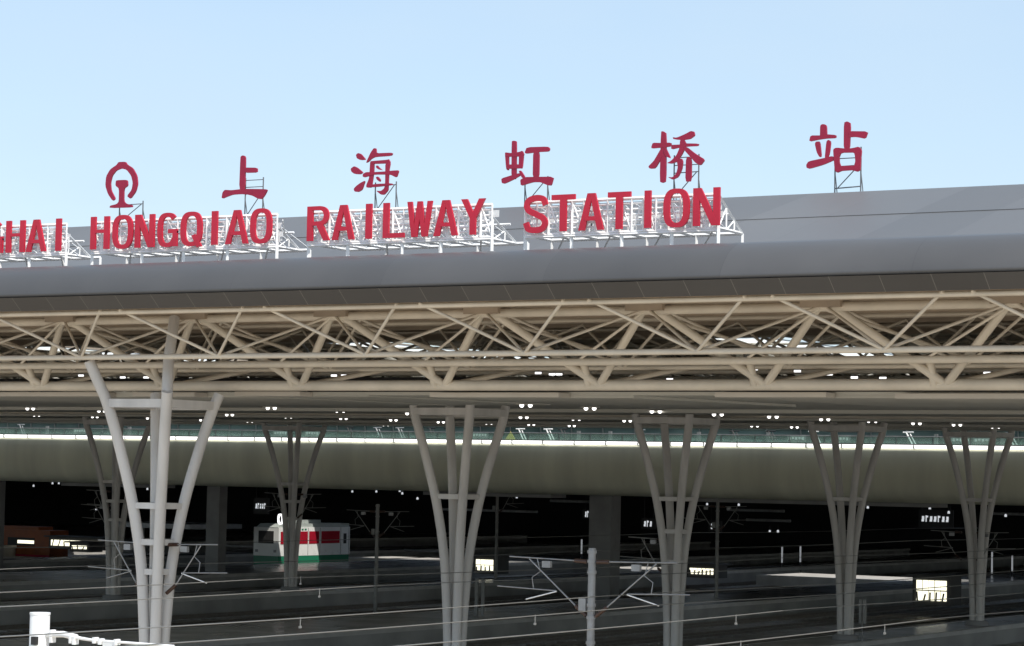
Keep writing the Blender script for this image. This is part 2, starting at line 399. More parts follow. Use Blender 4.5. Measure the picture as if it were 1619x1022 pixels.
column(-57.9, 70.7, 'large pale grey four-arm column at left, whose arms reach up into the beige truss', 12.72, 12.3, [12.3, 8.66, 7.36, 6.3], 13.8)
column(-57.9, 90.7, 'grey four-arm column left of centre, just right of the slim grey mast', zs(90.7), 12.65, [12.65, 9.05])
column(-57.9, 110.7, 'grey four-arm column right of centre beside the overhead line bracket', zs(110.7), 12.85, [12.85, 9.0, 7.4, 5.9])
column(-57.5, 130.7, 'grey four-arm column standing in front of the long pale sunlit platform strip', zs(130.7), 13.0, [13.0, 9.05])
column(-57.35, 150.7, 'rightmost and smallest of the grey four-arm columns', zs(150.7), 13.15, [13.15, 9.05])
column(-110.7, 130.7, 'dark four-arm column partly hidden behind the large left column', zs(130.7), 13.0, lv + [13.0])
column(-110.7, 150.7, 'dark four-arm column overlapping the red and white train', zs(150.7), 13.15, lv + [13.15])
for pt in [o for o in COL.objects if o.name.startswith('platform')]: pass
struct('column_footing', MB().box((-59.5, 68.8, -.14), (-56.3, 83.9, 1.189)), 'pillar')

# ------------------------------------------------------------------ elevated hall behind the tracks
hall = thing('elevated_concourse', (-100, 165, 8), 'elevated concourse with curved olive grey edge beam crossing above the dark tracks', 'concourse')
HX0, HX1 = -330.0, 10.0
bp = [(165.6, 12.44), (164.75, 12.44), (164.62, 12.2), (164.5, 11.7), (164.42, 11.0), (164.45, 10.3), (164.6, 9.7), (164.9, 9.2), (165.4, 8.85), (166.1, 8.66), (169.5, 8.60), (169.5, 11.9), (165.6, 12.2)]
MB().sweep(bp, HX0, HX1, True, False).build('edge_beam', 'beam', hall)
for f in hall.children[-1].data.polygons: f.use_smooth = abs(f.normal.x) < .5 and f.center.y + 165 < 166.2 and f.center.z + 8 < 12.43
for a, b in ((-150.5, -139.5), (-112, -100), (-90, -68), (-205, -188)): MB().box((a, 170.2, 8.30), (b, 172.6, 8.585)).build('soffit_step', 'pillar', hall)
# deck with openings that let the sun down to the tracks
hx = [HX0, -200, -186, -143.0, -134.2, -127, -110, -91, -74.5, HX1]
holes = [(-141.8, -137.4, 192.6, 198.9), (-143.5, -126, 213, 219), (-114, -107, 212, 219), (-96, -77, 211, 219), (-198, -184, 216, 222)]
sb = MB()
xs = sorted({HX0, HX1} | {v for h_ in holes for v in h_[:2]}); yy = sorted({169.52, 332.0} | {v for h_ in holes for v in h_[2:]})
vid = {}
for i in range(len(xs) - 1):
    for j in range(len(yy) - 1):
        cx, cy = (xs[i] + xs[i + 1]) / 2, (yy[j] + yy[j + 1]) / 2
        if any(a < cx < b and c < cy < d for a, b, c, d in holes): continue
        sb.box((xs[i], yy[j], 11.5), (xs[i + 1], yy[j + 1], 11.8))
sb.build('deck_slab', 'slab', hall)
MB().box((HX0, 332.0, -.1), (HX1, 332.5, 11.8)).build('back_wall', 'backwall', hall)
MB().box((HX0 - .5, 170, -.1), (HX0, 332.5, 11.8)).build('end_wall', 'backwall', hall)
# pillars
for px, wpx in ((962, 47), (350, 30), (5, 20)):
    k = (px - CX) / F; Z = 174 / (.8536 + .521 * k); X = Z * (.8536 * k - .521); hw = wpx / F * Z / 2 / 1.2
    MB().box((X - hw, 174 - hw * .8, 0), (X + hw, 174 + hw * .8, 11.49)).build('pillar', 'pillar', hall)
# glass front above the beam
MB().box((HX0, 167.2, 12.2), (HX1, 167.3, 15.4)).build('glass_front', 'facade', hall)
m = MB()
for i in range(70): m.box((-190 + i * 2.75, 167.05, 12.2), (-190 + i * 2.75 + .07, 167.19, 15.4))
for z in (12.75, 13.35, 13.75): m.box((HX0, 167.1, z), (HX1, 167.18, z + .05))
m.build('facade_frame', 'mull', hall)
MB().box((HX0, 165.7, 11.95), (HX1, 167.19, 12.19)).build('walkway', 'slab', hall)
# small glazed details seen behind the glass: braces, notices
random.seed(11)
for x, y, kind in ((36, 672, 'b'), (75, 674, 'p'), (128, 675, 's'), (205, 676, 'p'), (262, 677, 'p'), (445, 680, 's'), (495, 681, 's'), (555, 683, 'b'), (600, 684, 'b'), (635, 684, 'b'), (685, 686, 'b'), (712, 686, 'b'), (760, 686, 's'), (808, 688, 'y'), (826, 687, 'b'), (870, 688, 'b'), (893, 688, 'b'), (915, 688, 'p'), (965, 688, 'p'), (1016, 690, 'b'), (1050, 690, 'p'), (1105, 692, 'p'), (1165, 688, 'b'), (1222, 690, 'b'), (1215, 690, 'p'), (1260, 694, 's'), (1290, 695, 'b'), (1330, 695, 's'), (1440, 698, 'b'), (1480, 700, 'p'), (1520, 698, 's'), (1555, 700, 's'), (1585, 700, 'p'), (1600, 697, 'b')):
    P = at(x, y, 166.6)
    m = MB()
    if kind == 'b':
        m.bar((P.x - .35, 166.6, 13.6), (P.x + .3, 166.5, 12.5), .09); m.bar((P.x - .05, 166.6, 13.5), (P.x + .55, 166.5, 12.55), .06)
        m.bar((P.x - .6, 166.6, 13.6), (P.x + .2, 166.62, 13.62), .07)
        tag(m.build('brace', random.choice(['white', 'galv', 'dark']), hall))
    elif kind == 'p': m.box((P.x - .12, 166.5, 12.2), (P.x + .12, 166.7, 13.5)); m.build('stanchion', 'galv', hall)
    elif kind == 'y': m.prism([(P.x - .6, 12.6), (P.x + .6, 12.6), (P.x, 13.4)], 166.5, .05); m.build('warning_panel', 'yellow', hall)
    else:
        m.box((P.x - .75, 166.5, 12.85), (P.x + .75, 166.55, 13.35)); m.build('notice_panel', 'galv', hall)
        m = MB()
        for q in range(5): m.box((P.x - .6 + q * .26, 166.47, 13.0 + .05 * (q % 2)), (P.x - .45 + q * .26, 166.495, 13.2))
        m.build('notice_marks', 'white', hall)

# glass balustrade and the row of strip lamps on the beam
bal = thing('glass_balustrade', (-100, 165.3, 12.44), 'long low glass balustrade with thin steel rail on top of the olive beam', 'balustrade')
MB().box((-190, 165.30, 12.44), (-20, 165.325, 13.25)).build('glass_pane', 'glass', bal)
MB().tube((-190, 165.31, 13.28), (-20, 165.31, 13.28), .028, 6).build('handrail', 'galv', bal)
m = MB()
for i in range(62): m.box((-190 + i * 2.75, 165.24, 12.44), (-190 + i * 2.75 + .05, 165.298, 13.26))
m.build('post', 'mull', bal)
sp = None
for i in range(44):
    x = -166 + i * 2.74 + random.uniform(-.02, .02)
    z = 12.46
    if sp is None:
        sp = thing('strip_lamp', (x, 164.7, z), 'bright white strip lamp in the row along the top of the olive beam', 'strip light', 'strip lamps along the concourse edge')
        MB().box((x, 164.66, z), (x + 2.58, 164.80, z + .22)).build('diffuser', 'strip', sp)
        MB().box((x - .03, 164.74, z + .222), (x + 2.61, 164.95, z + .30)).build('hood', 'dark', sp)
        MB().prism([(x + 2.585, z + .01), (x + 2.68, z + .01), (x + 2.72, z + .25), (x + 2.625, z + .25)], 164.68, .1).build('joint', 'dimsteel', sp)
    else: copy_tree(sp, (x, 164.7, z))

# ------------------------------------------------------------------ overhead line masts, brackets and wires
def bracket(t, X, Y, s, zt, reach, mt='galv', gap=.25):
    e = X + s * reach
    MB().path([(X + s * gap, Y, zt - .02), (X + s * (gap + .45), Y, zt)], .07, 8).build('insulator', 'insul', t)
    MB().tube((X + s * (gap + .45), Y, zt), (e, Y, zt + .05), .024, 6).build('top_tube', mt, t)
    MB().path([(X + s * gap, Y, zt - 1.75), (X + s * (gap + .4), Y, zt - 1.45)], .07, 8).build('insulator', 'insul', t)
    MB().tube((X + s * (gap + .4), Y, zt - 1.45), (X + s * (reach - .75), Y, zt), .028, 6).build('stay', mt, t)
    MB().tube((X + s * (reach * .42), Y, zt - 1.0), (X + s * (reach + .45), Y, zt - .93), .022, 6).build('registration_tube', mt, t)
    MB().tube((X + s * (reach * .42), Y, zt - 1.02), (X + s * (reach * .42 + 1.15), Y, zt - 1.32), .022, 6).build('steady_arm', 'white' if mt != 'dimsteel' else mt, t)
    MB().path([(X + s * (reach * .66), Y, zt), (X + s * (reach * .62), Y, zt - .4), (X + s * (reach * .72), Y, zt - .6), (X + s * (reach * .70), Y, zt - .97)], .018, 6).build('dropper', mt, t)
    MB().box((min(e - s * 1.3, e - s * 1.6), Y - .12, zt - .26), (max(e - s * 1.3, e - s * 1.6), Y + .02, zt - .05)).build('number_plate', 'galv', t)
def mast(X, Y, label, zb, zt, sides, zc, reach=3.0, mt='galv', r=.128, lit=False):
    t = thing('overhead_line_mast', (X, Y, zb), label, 'mast', 'overhead line masts')
    MB().path([(X, Y, zb), (X, Y, zt)], [r * 1.1, r * .95], 14).build('pole', mt, t)
    for z in (zt - .12, zc, zc - .35, zc - 1.4, zc - 1.8, zc - 2.6):
        if z < zt: MB().path([(X, Y, z - .05), (X, Y, z + .05)], r * 1.22, 14).build('clamp', mt, t)
    m = MB(); m.box((X - .42, Y - .1, zc - 1.6), (X - .16, Y + .1, zc - 1.2)); m.build('bracket_box', mt, t)
    for s in sides: bracket(t, X, Y, s, zc, reach, mt, r + .05)
    return t
mast(-39.9, 70.6, 'light galvanised mast in the lower centre with brackets on both sides', 0, 7.72, (-1, 1), 7.3, 3.1, 'galv')
mast(-97.8, 143, 'slim grey mast left of centre with dim brackets on both sides', 0, 7.85, (-1, 1), 7.35, 2.6, 'dimsteel')
mast(-118, 139, 'slim dim mast standing just left of the large left column', 0, 7.6, (-1,), 7.3, 2.4, 'dimsteel')
mast(-112.2, 182, 'slim grey pole right of the left-of-centre column, reaching up under the olive beam', 1.2, 11.4, (1,), 8.6, 2.2, 'dimsteel')
mast(-84.6, 168.6, 'slim grey pole right of the bracketed column, reaching up under the olive beam', 1.2, 8.55, (-1, 1), 8.0, 2.4, 'dimsteel')
for s, mt, lab in ((-1, 'dimsteel', 'dim steel wire bracket on the left side of the large pale column'), (1, 'galv', 'steel wire bracket on the right side of the large pale column')):
    t = thing('overhead_line_bracket', (-57.9, 70.7, 7.3), lab, 'wire bracket', 'wire brackets on columns'); bracket(t, -57.9, 70.7, s, 7.3, 2.75, mt, .5)
for X, Y, s, z, lab in ((-57.9, 110.7, -1, 7.0, 'wire bracket on the left side of the right-of-centre column'), (-57.9, 150.7, -1, 7.0, 'dim wire bracket left of the rightmost column'), (-57.9, 150.7, 1, 7.0, 'dim wire bracket right of the rightmost column'),
                        (-110.7, 150.7, -1, 8.3, 'dim wire bracket left of the column in front of the train'), (-110.7, 150.7, 1, 8.3, 'dim wire bracket right of the column in front of the train'), (-110.7, 130.7, -1, 8.4, 'dim wire bracket left of the dark column at far left')):
    t = thing('overhead_line_bracket', (X, Y, z), lab, 'wire bracket', 'wire brackets on columns'); bracket(t, X, Y, s, z, 2.6, 'dimsteel', .5)
def wire(X, z, ya, yb, label, drops, sag=.10, r=.015):
    t = thing('overhead_wire', (X, ya, z), label, 'wire', 'overhead contact wires')
    pts = []
    for i in range(41):
        Y = ya + (yb - ya) * i / 40; q = ((Y - 70.7) % 40) / 40
        pts.append((X, Y, z - sag * 4 * q * (1 - q)))
    MB().path(pts, r, 6).build('contact_wire', 'wire', t)
    for Y, L in drops:
        q = ((Y - 70.7) % 40) / 40; zz = z - sag * 4 * q * (1 - q)
        MB().tube((X, Y, zz - L), (X, Y, zz + .03), .014, 6).build('dropper', 'wire', t)
        MB().box((X - .03, Y - .03, zz - L - .06), (X + .03, Y + .03, zz - L)).build('clip', 'wire', t)
def yfor(X, x):
    k = (x - CX) / F; return X / (.8536 * k - .521) * (.8536 + .521 * k)
for X, z, xs_, nm in ((-51.5, 6.35, (485,), 'passing behind the large column, highest at left'), (-47.0, 6.3, (515,), 'crossing in front of the left-of-centre column, upper'), (-38.8, 6.28, (486,), 'crossing low at far left of the picture'),
                      (-36.7, 6.1, (855,), 'running from the bottom centre toward the right mast'), (-32.2, 6.15, (1171,), 'upper of the two wires at lower right'), (-27.6, 6.1, (1179, 1405), 'lowest wire in the right corner'), (-61.2, 6.4, (), 'faint, passing behind the right-of-centre column'), (-78, 6.4, (), 'dim, far behind the light mast')):
    wire(X, z, 30, 205, 'thin overhead contact wire ' + nm, [(yfor(X, q), .2) for q in xs_])
# twin thin marker posts on the wire line at lower right
t = thing('feeder_post', at(1364, 985, 124), 'pair of thin grey upright posts between the lower right wires', 'post')
for px in (1361, 1367):
    a = at(px, 986, 124); b = at(px, 948, 124); MB().box((a.x - .08, 123.9, a.z), (a.x + .08, 124.06, b.z)).build('upright', 'dimsteel', t)
a = at(1363, 1017, 124); b = at(1363, 986, 124); MB().tube(a, b, .03, 6).build('stem', 'dimsteel', t)
for x0, x1, y0, y1, Yp, lab in ((752, 762, 915, 975, 134, 'thin grey service posts right of the left-of-centre column'),):
    t = thing('service_post', at(757, y1, Yp), lab, 'post')
    for px in (x0, x1):
        a = at(px, y1, Yp); b = at(px, y0, Yp); MB().box((a.x - .1, Yp, a.z), (a.x + .1, Yp + .15, b.z)).build('upright', 'dimsteel', t)

# sunlit white mast at lower left, before the canopy
Yw = 52.0
pt = at(63.5, 969, Yw); X = pt.x
t = thing('signal_mast', (X, Yw, 0), 'stout bright white post with a horizontal arm in the lower left corner', 'mast')
rr = (at(77, 985, Yw).x - at(50, 985, Yw).x) / 2 * .88
MB().path([(X, Yw, 0), (X, Yw, pt.z - .02), (X, Yw, pt.z)], [rr, rr, rr * .97], 24).build('pole', 'white', t)
MB().path([(X, Yw, pt.z - .05), (X, Yw, pt.z + .006)], rr * 1.04, 24).build('cap', 'white', t)
a = at(72, 1003, Yw); b = at(121, 1008, Yw); c = at(130, 1010, Yw); e = at(275, 1022, Yw)
MB().path([a, at(100, 1003, Yw), b], .085, 10).build('arm_socket', 'white', t)
MB().path([b, c, at(150, 1013, Yw), e], [.05, .045, .04, .035], 8).build('arm', 'white', t)
for px, py in ((83, 1000), (83, 1011), (114, 1012), (119, 1014), (151, 1012), (160, 1014), (185, 1015)):
    q = at(px, py, Yw); MB().box((q.x - .035, Yw - .1, q.z - .09), (q.x + .035, Yw + .1, q.z + .07)).build('fitting', 'white', t)
q = at(66, 1013, Yw); MB().box((q.x - .06, Yw - rr - .1, q.z - .1), (q.x + .1, Yw - rr + .02, q.z + .12)).build('clamp', 'dark', t)
q = at(174, 1020, Yw); MB().box((q.x - .22, Yw - .05, q.z - .2), (q.x + .22, Yw + .02, q.z + .05)).build('plate', 'white', t)

# ------------------------------------------------------------------ train, orange engine and the sun-patch glow panels under the hall
TX = -145.0
t = thing('passenger_coach', (TX - 1.5, 205, .2), 'white passenger coach with red window band and green skirt, partly sunlit', 'train')
MB().box((TX - 3.0, 195.3, 1.80), (TX, 207.2, 4.55)).build('body', 'tbody', t)
MB().sweep([(0, 0)] * 0 or [(195.28, 4.552), (207.2, 4.552), (207.2, 4.9), (195.9, 4.9)], TX - 2.7, TX - .12, True, False).build('roof', 'troof', t)
MB().box((TX - 2.98, 195.32, .75), (TX - .02, 207.1, 1.798)).build('skirt', 'tgreen', t)
for a, b in ((195.6, 197.0), (198.2, 200.0), (200.25, 201.9), (202.3, 205.4)):
    MB().box((TX + .001, a, 2.95), (TX + .035, b, 4.15)).build('window', 'twin', t)
for a, b in ((197.05, 198.15), (205.7, 206.9)):
    dd = MB().box((TX + .001, a, 1.81), (TX + .03, b, 4.2)).build('door', 'tbody' if a > 200 else 'twin', t)
    MB().box((TX + .031, (a + b) / 2 - .25, 2.9), (TX + .045, (a + b) / 2 + .25, 3.9)).build('door_window', 'dark', dd)
for q in (196.99, 198.19, 200.1, 202.1, 205.6, 207.0): MB().box((TX + .0005, q - .02, 1.82), (TX + .012, q + .02, 4.5)).build('seam', 'dark', t)
for sx in (-2.6, -.4): MB().box((TX + sx - .15, 195.24, 2.15), (TX + sx + .15, 195.298, 2.4)).build('headlight', 'galv', t)
MB().box((TX - 2.4, 195.26, 3.0), (TX - .6, 195.299, 4.2)).build('windscreen', 'dark', t)
for yb in (198, 204.6):
    m = MB()
    for dy in (-1.1, 1.1):
        m.path([(TX - 2.4, yb + dy, .66), (TX - .6, yb + dy, .66)], .44, 16)
    m.build('wheel', 'dark', t)
MB().box((TX - 2.2, 198, 4.91), (TX - .6, 203, 5.25)).build('roof_unit', 'troof', t)
m = MB()
for q in range(6): m.box((TX + .002, 197.0 + q * .5, 4.25), (TX + .02, 197.3 + q * .5, 4.42))
m.build('roof_line_marks', 'tgreen', t)
# platform shelter before the coach
t = thing('platform_shelter', (-151, 192, 1.2), 'low flat grey platform shelter left of the white coach', 'shelter')
MB().box((-160, 188, 4.3), (-150, 196, 4.75)).build('roof', 'galv', t)
for sx in (-159, -151): MB().box((sx - .1, 191.9, 1.2), (sx + .1, 192.1, 4.29)).build('post', 'dimsteel', t)
P = at(443, 821, 190)
t = thing('platform_sign', P, 'small glowing white oblong sign with a dark centre above the coach', 'sign')
m = MB(); o_ = []; i_ = []
for k in range(16):
    a = 2 * math.pi * k / 16; o_.append((P.x + .32 * math.copysign(abs(math.cos(a)) ** .6, math.cos(a)), P.z + .5 * math.copysign(abs(math.sin(a)) ** .6, math.sin(a)))); i_.append((P.x + .14 * math.cos(a), P.z + .32 * math.sin(a)))
m.ring(o_, i_, 190, .12).build('lit_ring', 'strip', t)
MB().box((P.x - .2, 190.05, P.z - .45), (P.x + .2, 190.15, P.z + .45)).build('backing', 'dark', t)
MB().tube((P.x, 190.1, P.z + .6), (P.x, 190.1, 11.5), .04, 6).build('hanger', 'dark', t)
# orange engine at far left
a = onz(-60, 883, 1.25); X = -204
t = thing('orange_engine', (-206, 214, 0), 'dark rust orange rail engine at far left under the concourse', 'rail engine')
Yg = 210.0
g0, g1 = at(-70, 883, Yg), at(78, 883, Yg); gt = at(40, 838, Yg)
MB().box((g0.x, Yg, g1.z - .1), (g1.x, Yg + 3, gt.z)).build('body', 'orange', t)
MB().box((g0.x, Yg + .2, g1.z - 1.2), (g1.x - .3, Yg + 2.8, g1.z - .11)).build('underframe', 'dark', t)
MB().box((g0.x + 1, Yg + .3, gt.z + .002), (g1.x - 2, Yg + 2.7, gt.z + .35)).build('roof', 'orange', t)
q0, q1 = at(12, 862, Yg), at(55, 851, Yg)
MB().box((q0.x, Yg - .02, q0.z), (q1.x, Yg - .002, q1.z)).build('window', 'dark', t)
q0, q1 = at(28, 859, Yg), at(54, 855, Yg)
MB().box((q0.x, Yg - .05, q0.z), (q1.x, Yg - .022, q1.z)).build('headlamp', 'warm', t)
MB().box((g0.x, Yg - .03, g1.z + .1), (g1.x, Yg - .002, g1.z + .3)).build('side_stripe', 'darkred', t)
m = MB()
for k in range(5): m.path([(g0.x + 1 + k * 2, Yg + .3, g1.z - 1.1), (g0.x + 1 + k * 2, Yg + 2.7, g1.z - 1.1)], .45, 14)
m.build('wheel', 'dark', t)
# glowing panels in dark housings, put in for sunlit patches
def sun_patch(x0, x1, y0, y1, Y, label, rows, cols, zfloor=1.2):
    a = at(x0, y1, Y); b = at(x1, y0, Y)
    t = thing('sun_patch_glow', ((a.x + b.x) / 2, Y, zfloor), label, 'sun_patch', 'lit glass kiosks on the platforms, put in for sunlit patches')  # the group's kiosks are the glow panels put in for sunlit patches
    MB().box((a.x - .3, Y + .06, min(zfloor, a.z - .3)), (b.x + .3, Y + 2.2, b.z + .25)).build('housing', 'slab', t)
    MB().box((a.x - .6, Y - .5, b.z + .26), (b.x + .6, Y + 2.6, b.z + .40)).build('roof', 'slab', t)  # cover of the added glow panel
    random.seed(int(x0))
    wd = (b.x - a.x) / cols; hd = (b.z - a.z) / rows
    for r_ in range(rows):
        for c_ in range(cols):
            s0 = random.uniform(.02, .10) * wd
            MB().box((a.x + c_ * wd + s0, Y, a.z + r_ * hd + .05 * hd), (a.x + (c_ + 1) * wd - .03, Y + .05, a.z + (r_ + 1) * hd - .06 * hd)).build('glow_panel', 'warm', t)
    for c_ in range(cols): MB().bar((a.x + (c_ + .3) * wd, Y - .06, a.z), (a.x + (c_ + .3 + random.uniform(-.15, .3)) * wd, Y - .06, a.z + hd * random.uniform(.5, 1)), .10).build('dark_post', 'dark', t)
sun_patch(1448, 1497, 918, 950, 178, 'glowing panel put in for the brightest sunlit patch, two rows, at right', 2, 5)
sun_patch(752, 780, 885, 902, 193, 'small two-row glowing panel put in for a sunlit patch beside the left-of-centre column', 2, 4)
sun_patch(1090, 1128, 899, 908, 204, 'small low glowing panel put in for a sunlit patch just right of the bracketed column', 1, 6)
sun_patch(80, 160, 856, 863, 209, 'long narrow glowing panel put in for a sunlit strip at far left beside the orange engine', 1, 8)
sun_patch(113, 137, 863, 868, 203, 'small glowing row put in for a sunlit patch below the long glowing panel at far left', 1, 3)
# slim lit posts and hanging signs in the dark hall
for px, y0, y1 in ((1236, 865, 890), (1265, 864, 889), (1568, 873, 907), (1600, 879, 904), (919, 853, 876)):
    P0 = at(px, y1, 236); P1 = at(px, y0, 236)
    t = thing('slim_post', (P0.x, 236, P0.z), 'slim pale glowing post standing in the dark hall', 'post', 'slim pale posts in the dark hall')
    MB().box((P0.x - .07, 236, P0.z), (P0.x + .07, 236.1, P1.z)).build('light_tube', 'faint', t)
    MB().box((P0.x - .1, 236.0, P0.z - 2.2), (P0.x + .1, 236.12, P0.z - .002)).build('foot', 'dark', t)
def hsign(x0, x1, y, Y, label, n, hgt=1.0):
    a = at(x0, y, Y); b = at(x1, y, Y)
    t = thing('hanging_sign', ((a.x + b.x) / 2, Y, a.z), label, 'sign', 'dim signs hanging in the hall')
    MB().box((a.x - .3, Y + .03, a.z - hgt), (b.x + .3, Y + .15, a.z + hgt)).build('board', 'dark', t)
    wd = (b.x - a.x) / n
    for k in range(n):
        m = MB()
        if k % 3 == 1: m.box((a.x + k * wd, Y, a.z - .28), (a.x + (k + .25) * wd, Y + .02, a.z + .28)); m.box((a.x + (k + .249) * wd, Y + .003, a.z + .1), (a.x + (k + .6) * wd, Y + .02, a.z + .26))
        else: m.box((a.x + k * wd, Y, a.z - .26), (a.x + (k + .6) * wd, Y + .02, a.z - .08)); m.box((a.x + (k + .1) * wd, Y, a.z - .081), (a.x + (k + .65) * wd, Y + .02, a.z + .22))
        m.build('lit_mark', 'dimlit', t)
    for xx in (a.x, b.x): MB().tube((xx, Y + .09, a.z + hgt), (xx, Y + .09, 11.5), .03, 6).build('hanger', 'dark', t)
hsign(1457, 1502, 820, 212, 'wide dim lit sign left of the rightmost column', 7, .8)
hsign(404, 421, 800, 200, 'small lit sign left of the column in front of the train', 5, .8)
hsign(925, 935, 813, 195, 'tiny lit sign left of the grey pillar', 3, .4)
hsign(1018, 1032, 828, 205, 'tiny lit sign left of the bracketed column', 3, .5)
hsign(1124, 1136, 832, 205, 'tiny lit sign between the bracketed column and the slim pole', 3, .5)
hl = None
for x, y in ((53, 768), (83, 764), (93, 764), (233, 773), (557, 777), (595, 777), (632, 776), (636, 780), (711, 782), (817, 786), (893, 785), (1168, 798), (1217, 840), (1230, 840), (1365, 801), (1372, 802), (1470, 803), (1500, 810), (1590, 815), (152, 805), (762, 762 + 30), (1118, 797), (660, 788)):
    Y = 186 + (x * 7) % 30; P = at(x, y, Y)
    if P.z > 11.2: continue
    if hl is None:
        hl = thing('hall_lamp', P, 'tiny lamp glinting in the dark under the concourse', 'lamp', 'tiny lamps under the concourse')
        MB().path([(P.x, P.y, P.z - .12), (P.x, P.y, P.z + .05), (P.x, P.y, P.z + .1)], [.10, .09, .03], 10).build('bulb', 'dimlit', hl)
        MB().tube((P.x, P.y, P.z + .1), (P.x, P.y, P.z + .5), .03, 6).build('stem', 'dark', hl)
    else: copy_tree(hl, P)
# pipes and ducts faintly visible under the concourse slab
for x0, x1, y, Y in ((690, 850, 805, 200), (1150, 1240, 806, 195), (1180, 1250, 822, 198), (870, 940, 792, 188), (1560, 1619, 812, 190), (330, 420, 862, 205), (640, 700, 870, 230)):
    a = at(x0, y, Y); b = at(x1, y, Y)
    tag(MB().tube((a.x, Y, a.z), (b.x, Y, a.z), .12, 8).build('service_pipe', 'galv'), 'dim grey service pipe in the dark below the concourse slab', 'pipe', 'service pipes in the hall')

# ------------------------------------------------------------------ the sign on the roof
YS = 69.0; ZB0, ZT0 = 17.82, 19.0
HL = ZT0 - ZB0
def sup(cx, cz, a, b, t0, t1, n, e=.72):
    out = []
    for i in range(n + 1):
        t = t0 + (t1 - t0) * i / n; c, s = math.cos(t), math.sin(t)
        out.append((cx + a * math.copysign(abs(c) ** e, c), cz + b * math.copysign(abs(s) ** e, s)))
    return out
def letter(ch, xa, xb, label, group):
    a = at(xa, 360, YS).x; b = at(xb, 360, YS).x; w = b - a; H = HL; z = ZB0; m = MB(); D = .08
    V = .235; T = .15
    def P(poly, k=0): m.prism([(a + u, z + v) for u, v in poly], YS - .003 * k, D)
    def rect(u0, v0, u1, v1, k=0): P([(u0, v0), (u1, v0), (u1, v1), (u0, v1)], k)
    def ringm(t0, t1, closed, th=.215, tv=.15):
        o = sup(a + w / 2, z + H / 2, w / 2, H / 2 + .02, t0, t1, 36); i = sup(a + w / 2, z + H / 2, w / 2 - th, H / 2 + .02 - tv, t0, t1, 36)
        if closed: o = o[:-1]; i = i[:-1]
        m.ring(o, i, YS, D, closed)
    if ch == 'I': rect(0, 0, w, H)
    elif ch == 'H': rect(0, 0, V, H); rect(w - V, 0, w, H); rect(V - .02, H * .50, w - V + .02, H * .60, 1)
    elif ch == 'O': ringm(0, 2 * math.pi, True)
    elif ch == 'Q':
        ringm(0, 2 * math.pi, True)
        P([(w * .52, H * .30), (w * .70, H * .34), (w * 1.0, -.03), (w * .78, -.06)], 1)
    elif ch == 'G':
        ringm(R(42), R(330), False); rect(w * .55, H * .40, w, H * .52, 1); rect(w - .2, 0, w, H * .46, 2)
    elif ch == 'N':
        rect(0, 0, V * .95, H); rect(w - V * .95, 0, w, H); P([(0.02, H), (V * 1.15, H), (w - .02, 0), (w - V * 1.15, 0)], 1)
    elif ch == 'A':
        c = w / 2; P([(0, 0), (V * .95, 0), (c + .05, H), (c - .14, H)]); P([(w, 0), (w - V * .95, 0), (c - .05, H), (c + .14, H)], 1); rect(w * .24, H * .26, w * .76, H * .37, 2)
    elif ch == 'T': rect(0, H - .17, w, H); rect(w / 2 - V / 2, 0, w / 2 + V / 2, H - .1, 1)
    elif ch == 'L': rect(0, 0, V, H); rect(V - .02, 0, w, .16, 1)
    elif ch == 'R':
        rect(0, 0, V, H)
        r = H * .28; o = sup(a + w * .52, z + H - r, w * .42, r, R(95), R(-95), 20, .85); i = sup(a + w * .52, z + H - r, w * .42 - .2, r - .14, R(95), R(-95), 20, .85)
        m.ring(o, i, YS - .003, D, False); rect(V - .02, H - .14, w * .56, H, 2); rect(V - .02, H - 2 * r, w * .56, H - 2 * r + .14, 2)
        P([(w * .42, H * .45), (w * .68, H * .48), (w, 0), (w * .74, 0)], 3)
    elif ch == 'W':
        q = .185
        P([(0, H), (q, H), (w * .30 + .05, 0), (w * .30 - .11, 0)]); P([(w / 2 - q / 2, H), (w / 2 + q / 2, H), (w * .30 + .10, 0), (w * .30 - .06, 0)], 1)
        P([(w / 2 - q / 2, H), (w / 2 + q / 2, H), (w * .70 + .06, 0), (w * .70 - .10, 0)], 2); P([(w - q, H), (w, H), (w * .70 + .11, 0), (w * .70 - .05, 0)], 3)
    elif ch == 'Y':
        c = w / 2; P([(0, H), (V, H), (c + .11, H * .45), (c - .09, H * .42)]); P([(w, H), (w - V, H), (c - .11, H * .45), (c + .09, H * .42)], 1); rect(c - .11, 0, c + .11, H * .52, 2)
    elif ch == 'S':
        pts = [(.90, .74), (.80, .90), (.52, .94), (.22, .88), (.12, .74), (.22, .60), (.52, .49), (.80, .38), (.89, .24), (.77, .09), (.48, .06), (.20, .10), (.10, .27)]
        cr = []
        for i in range(len(pts) - 1):
            p0, p1, p2, p3 = pts[max(i - 1, 0)], pts[i], pts[i + 1], pts[min(i + 2, len(pts) - 1)]
            for k in range(4):
                t_ = k / 4; cr.append(tuple(.5 * ((2 * p1[c]) + (-p0[c] + p2[c]) * t_ + (2 * p0[c] - 5 * p1[c] + 4 * p2[c] - p3[c]) * t_ ** 2 + (-p0[c] + 3 * p1[c] - 3 * p2[c] + p3[c]) * t_ ** 3) for c in (0, 1)))
        cr.append(pts[-1]); cr = [(u * w, v * H) for u, v in cr]; L_, R_ = [], []
        for i, q in enumerate(cr):
            tx = cr[min(i + 1, len(cr) - 1)][0] - cr[max(i - 1, 0)][0]; tz = cr[min(i + 1, len(cr) - 1)][1] - cr[max(i - 1, 0)][1]; ln = math.hypot(tx, tz) or 1
            hw = .098; L_.append((a + q[0] - tz / ln * hw, z + q[1] + tx / ln * hw)); R_.append((a + q[0] + tz / ln * hw, z + q[1] - tx / ln * hw))
        m.ring(L_, R_, YS, D, False)
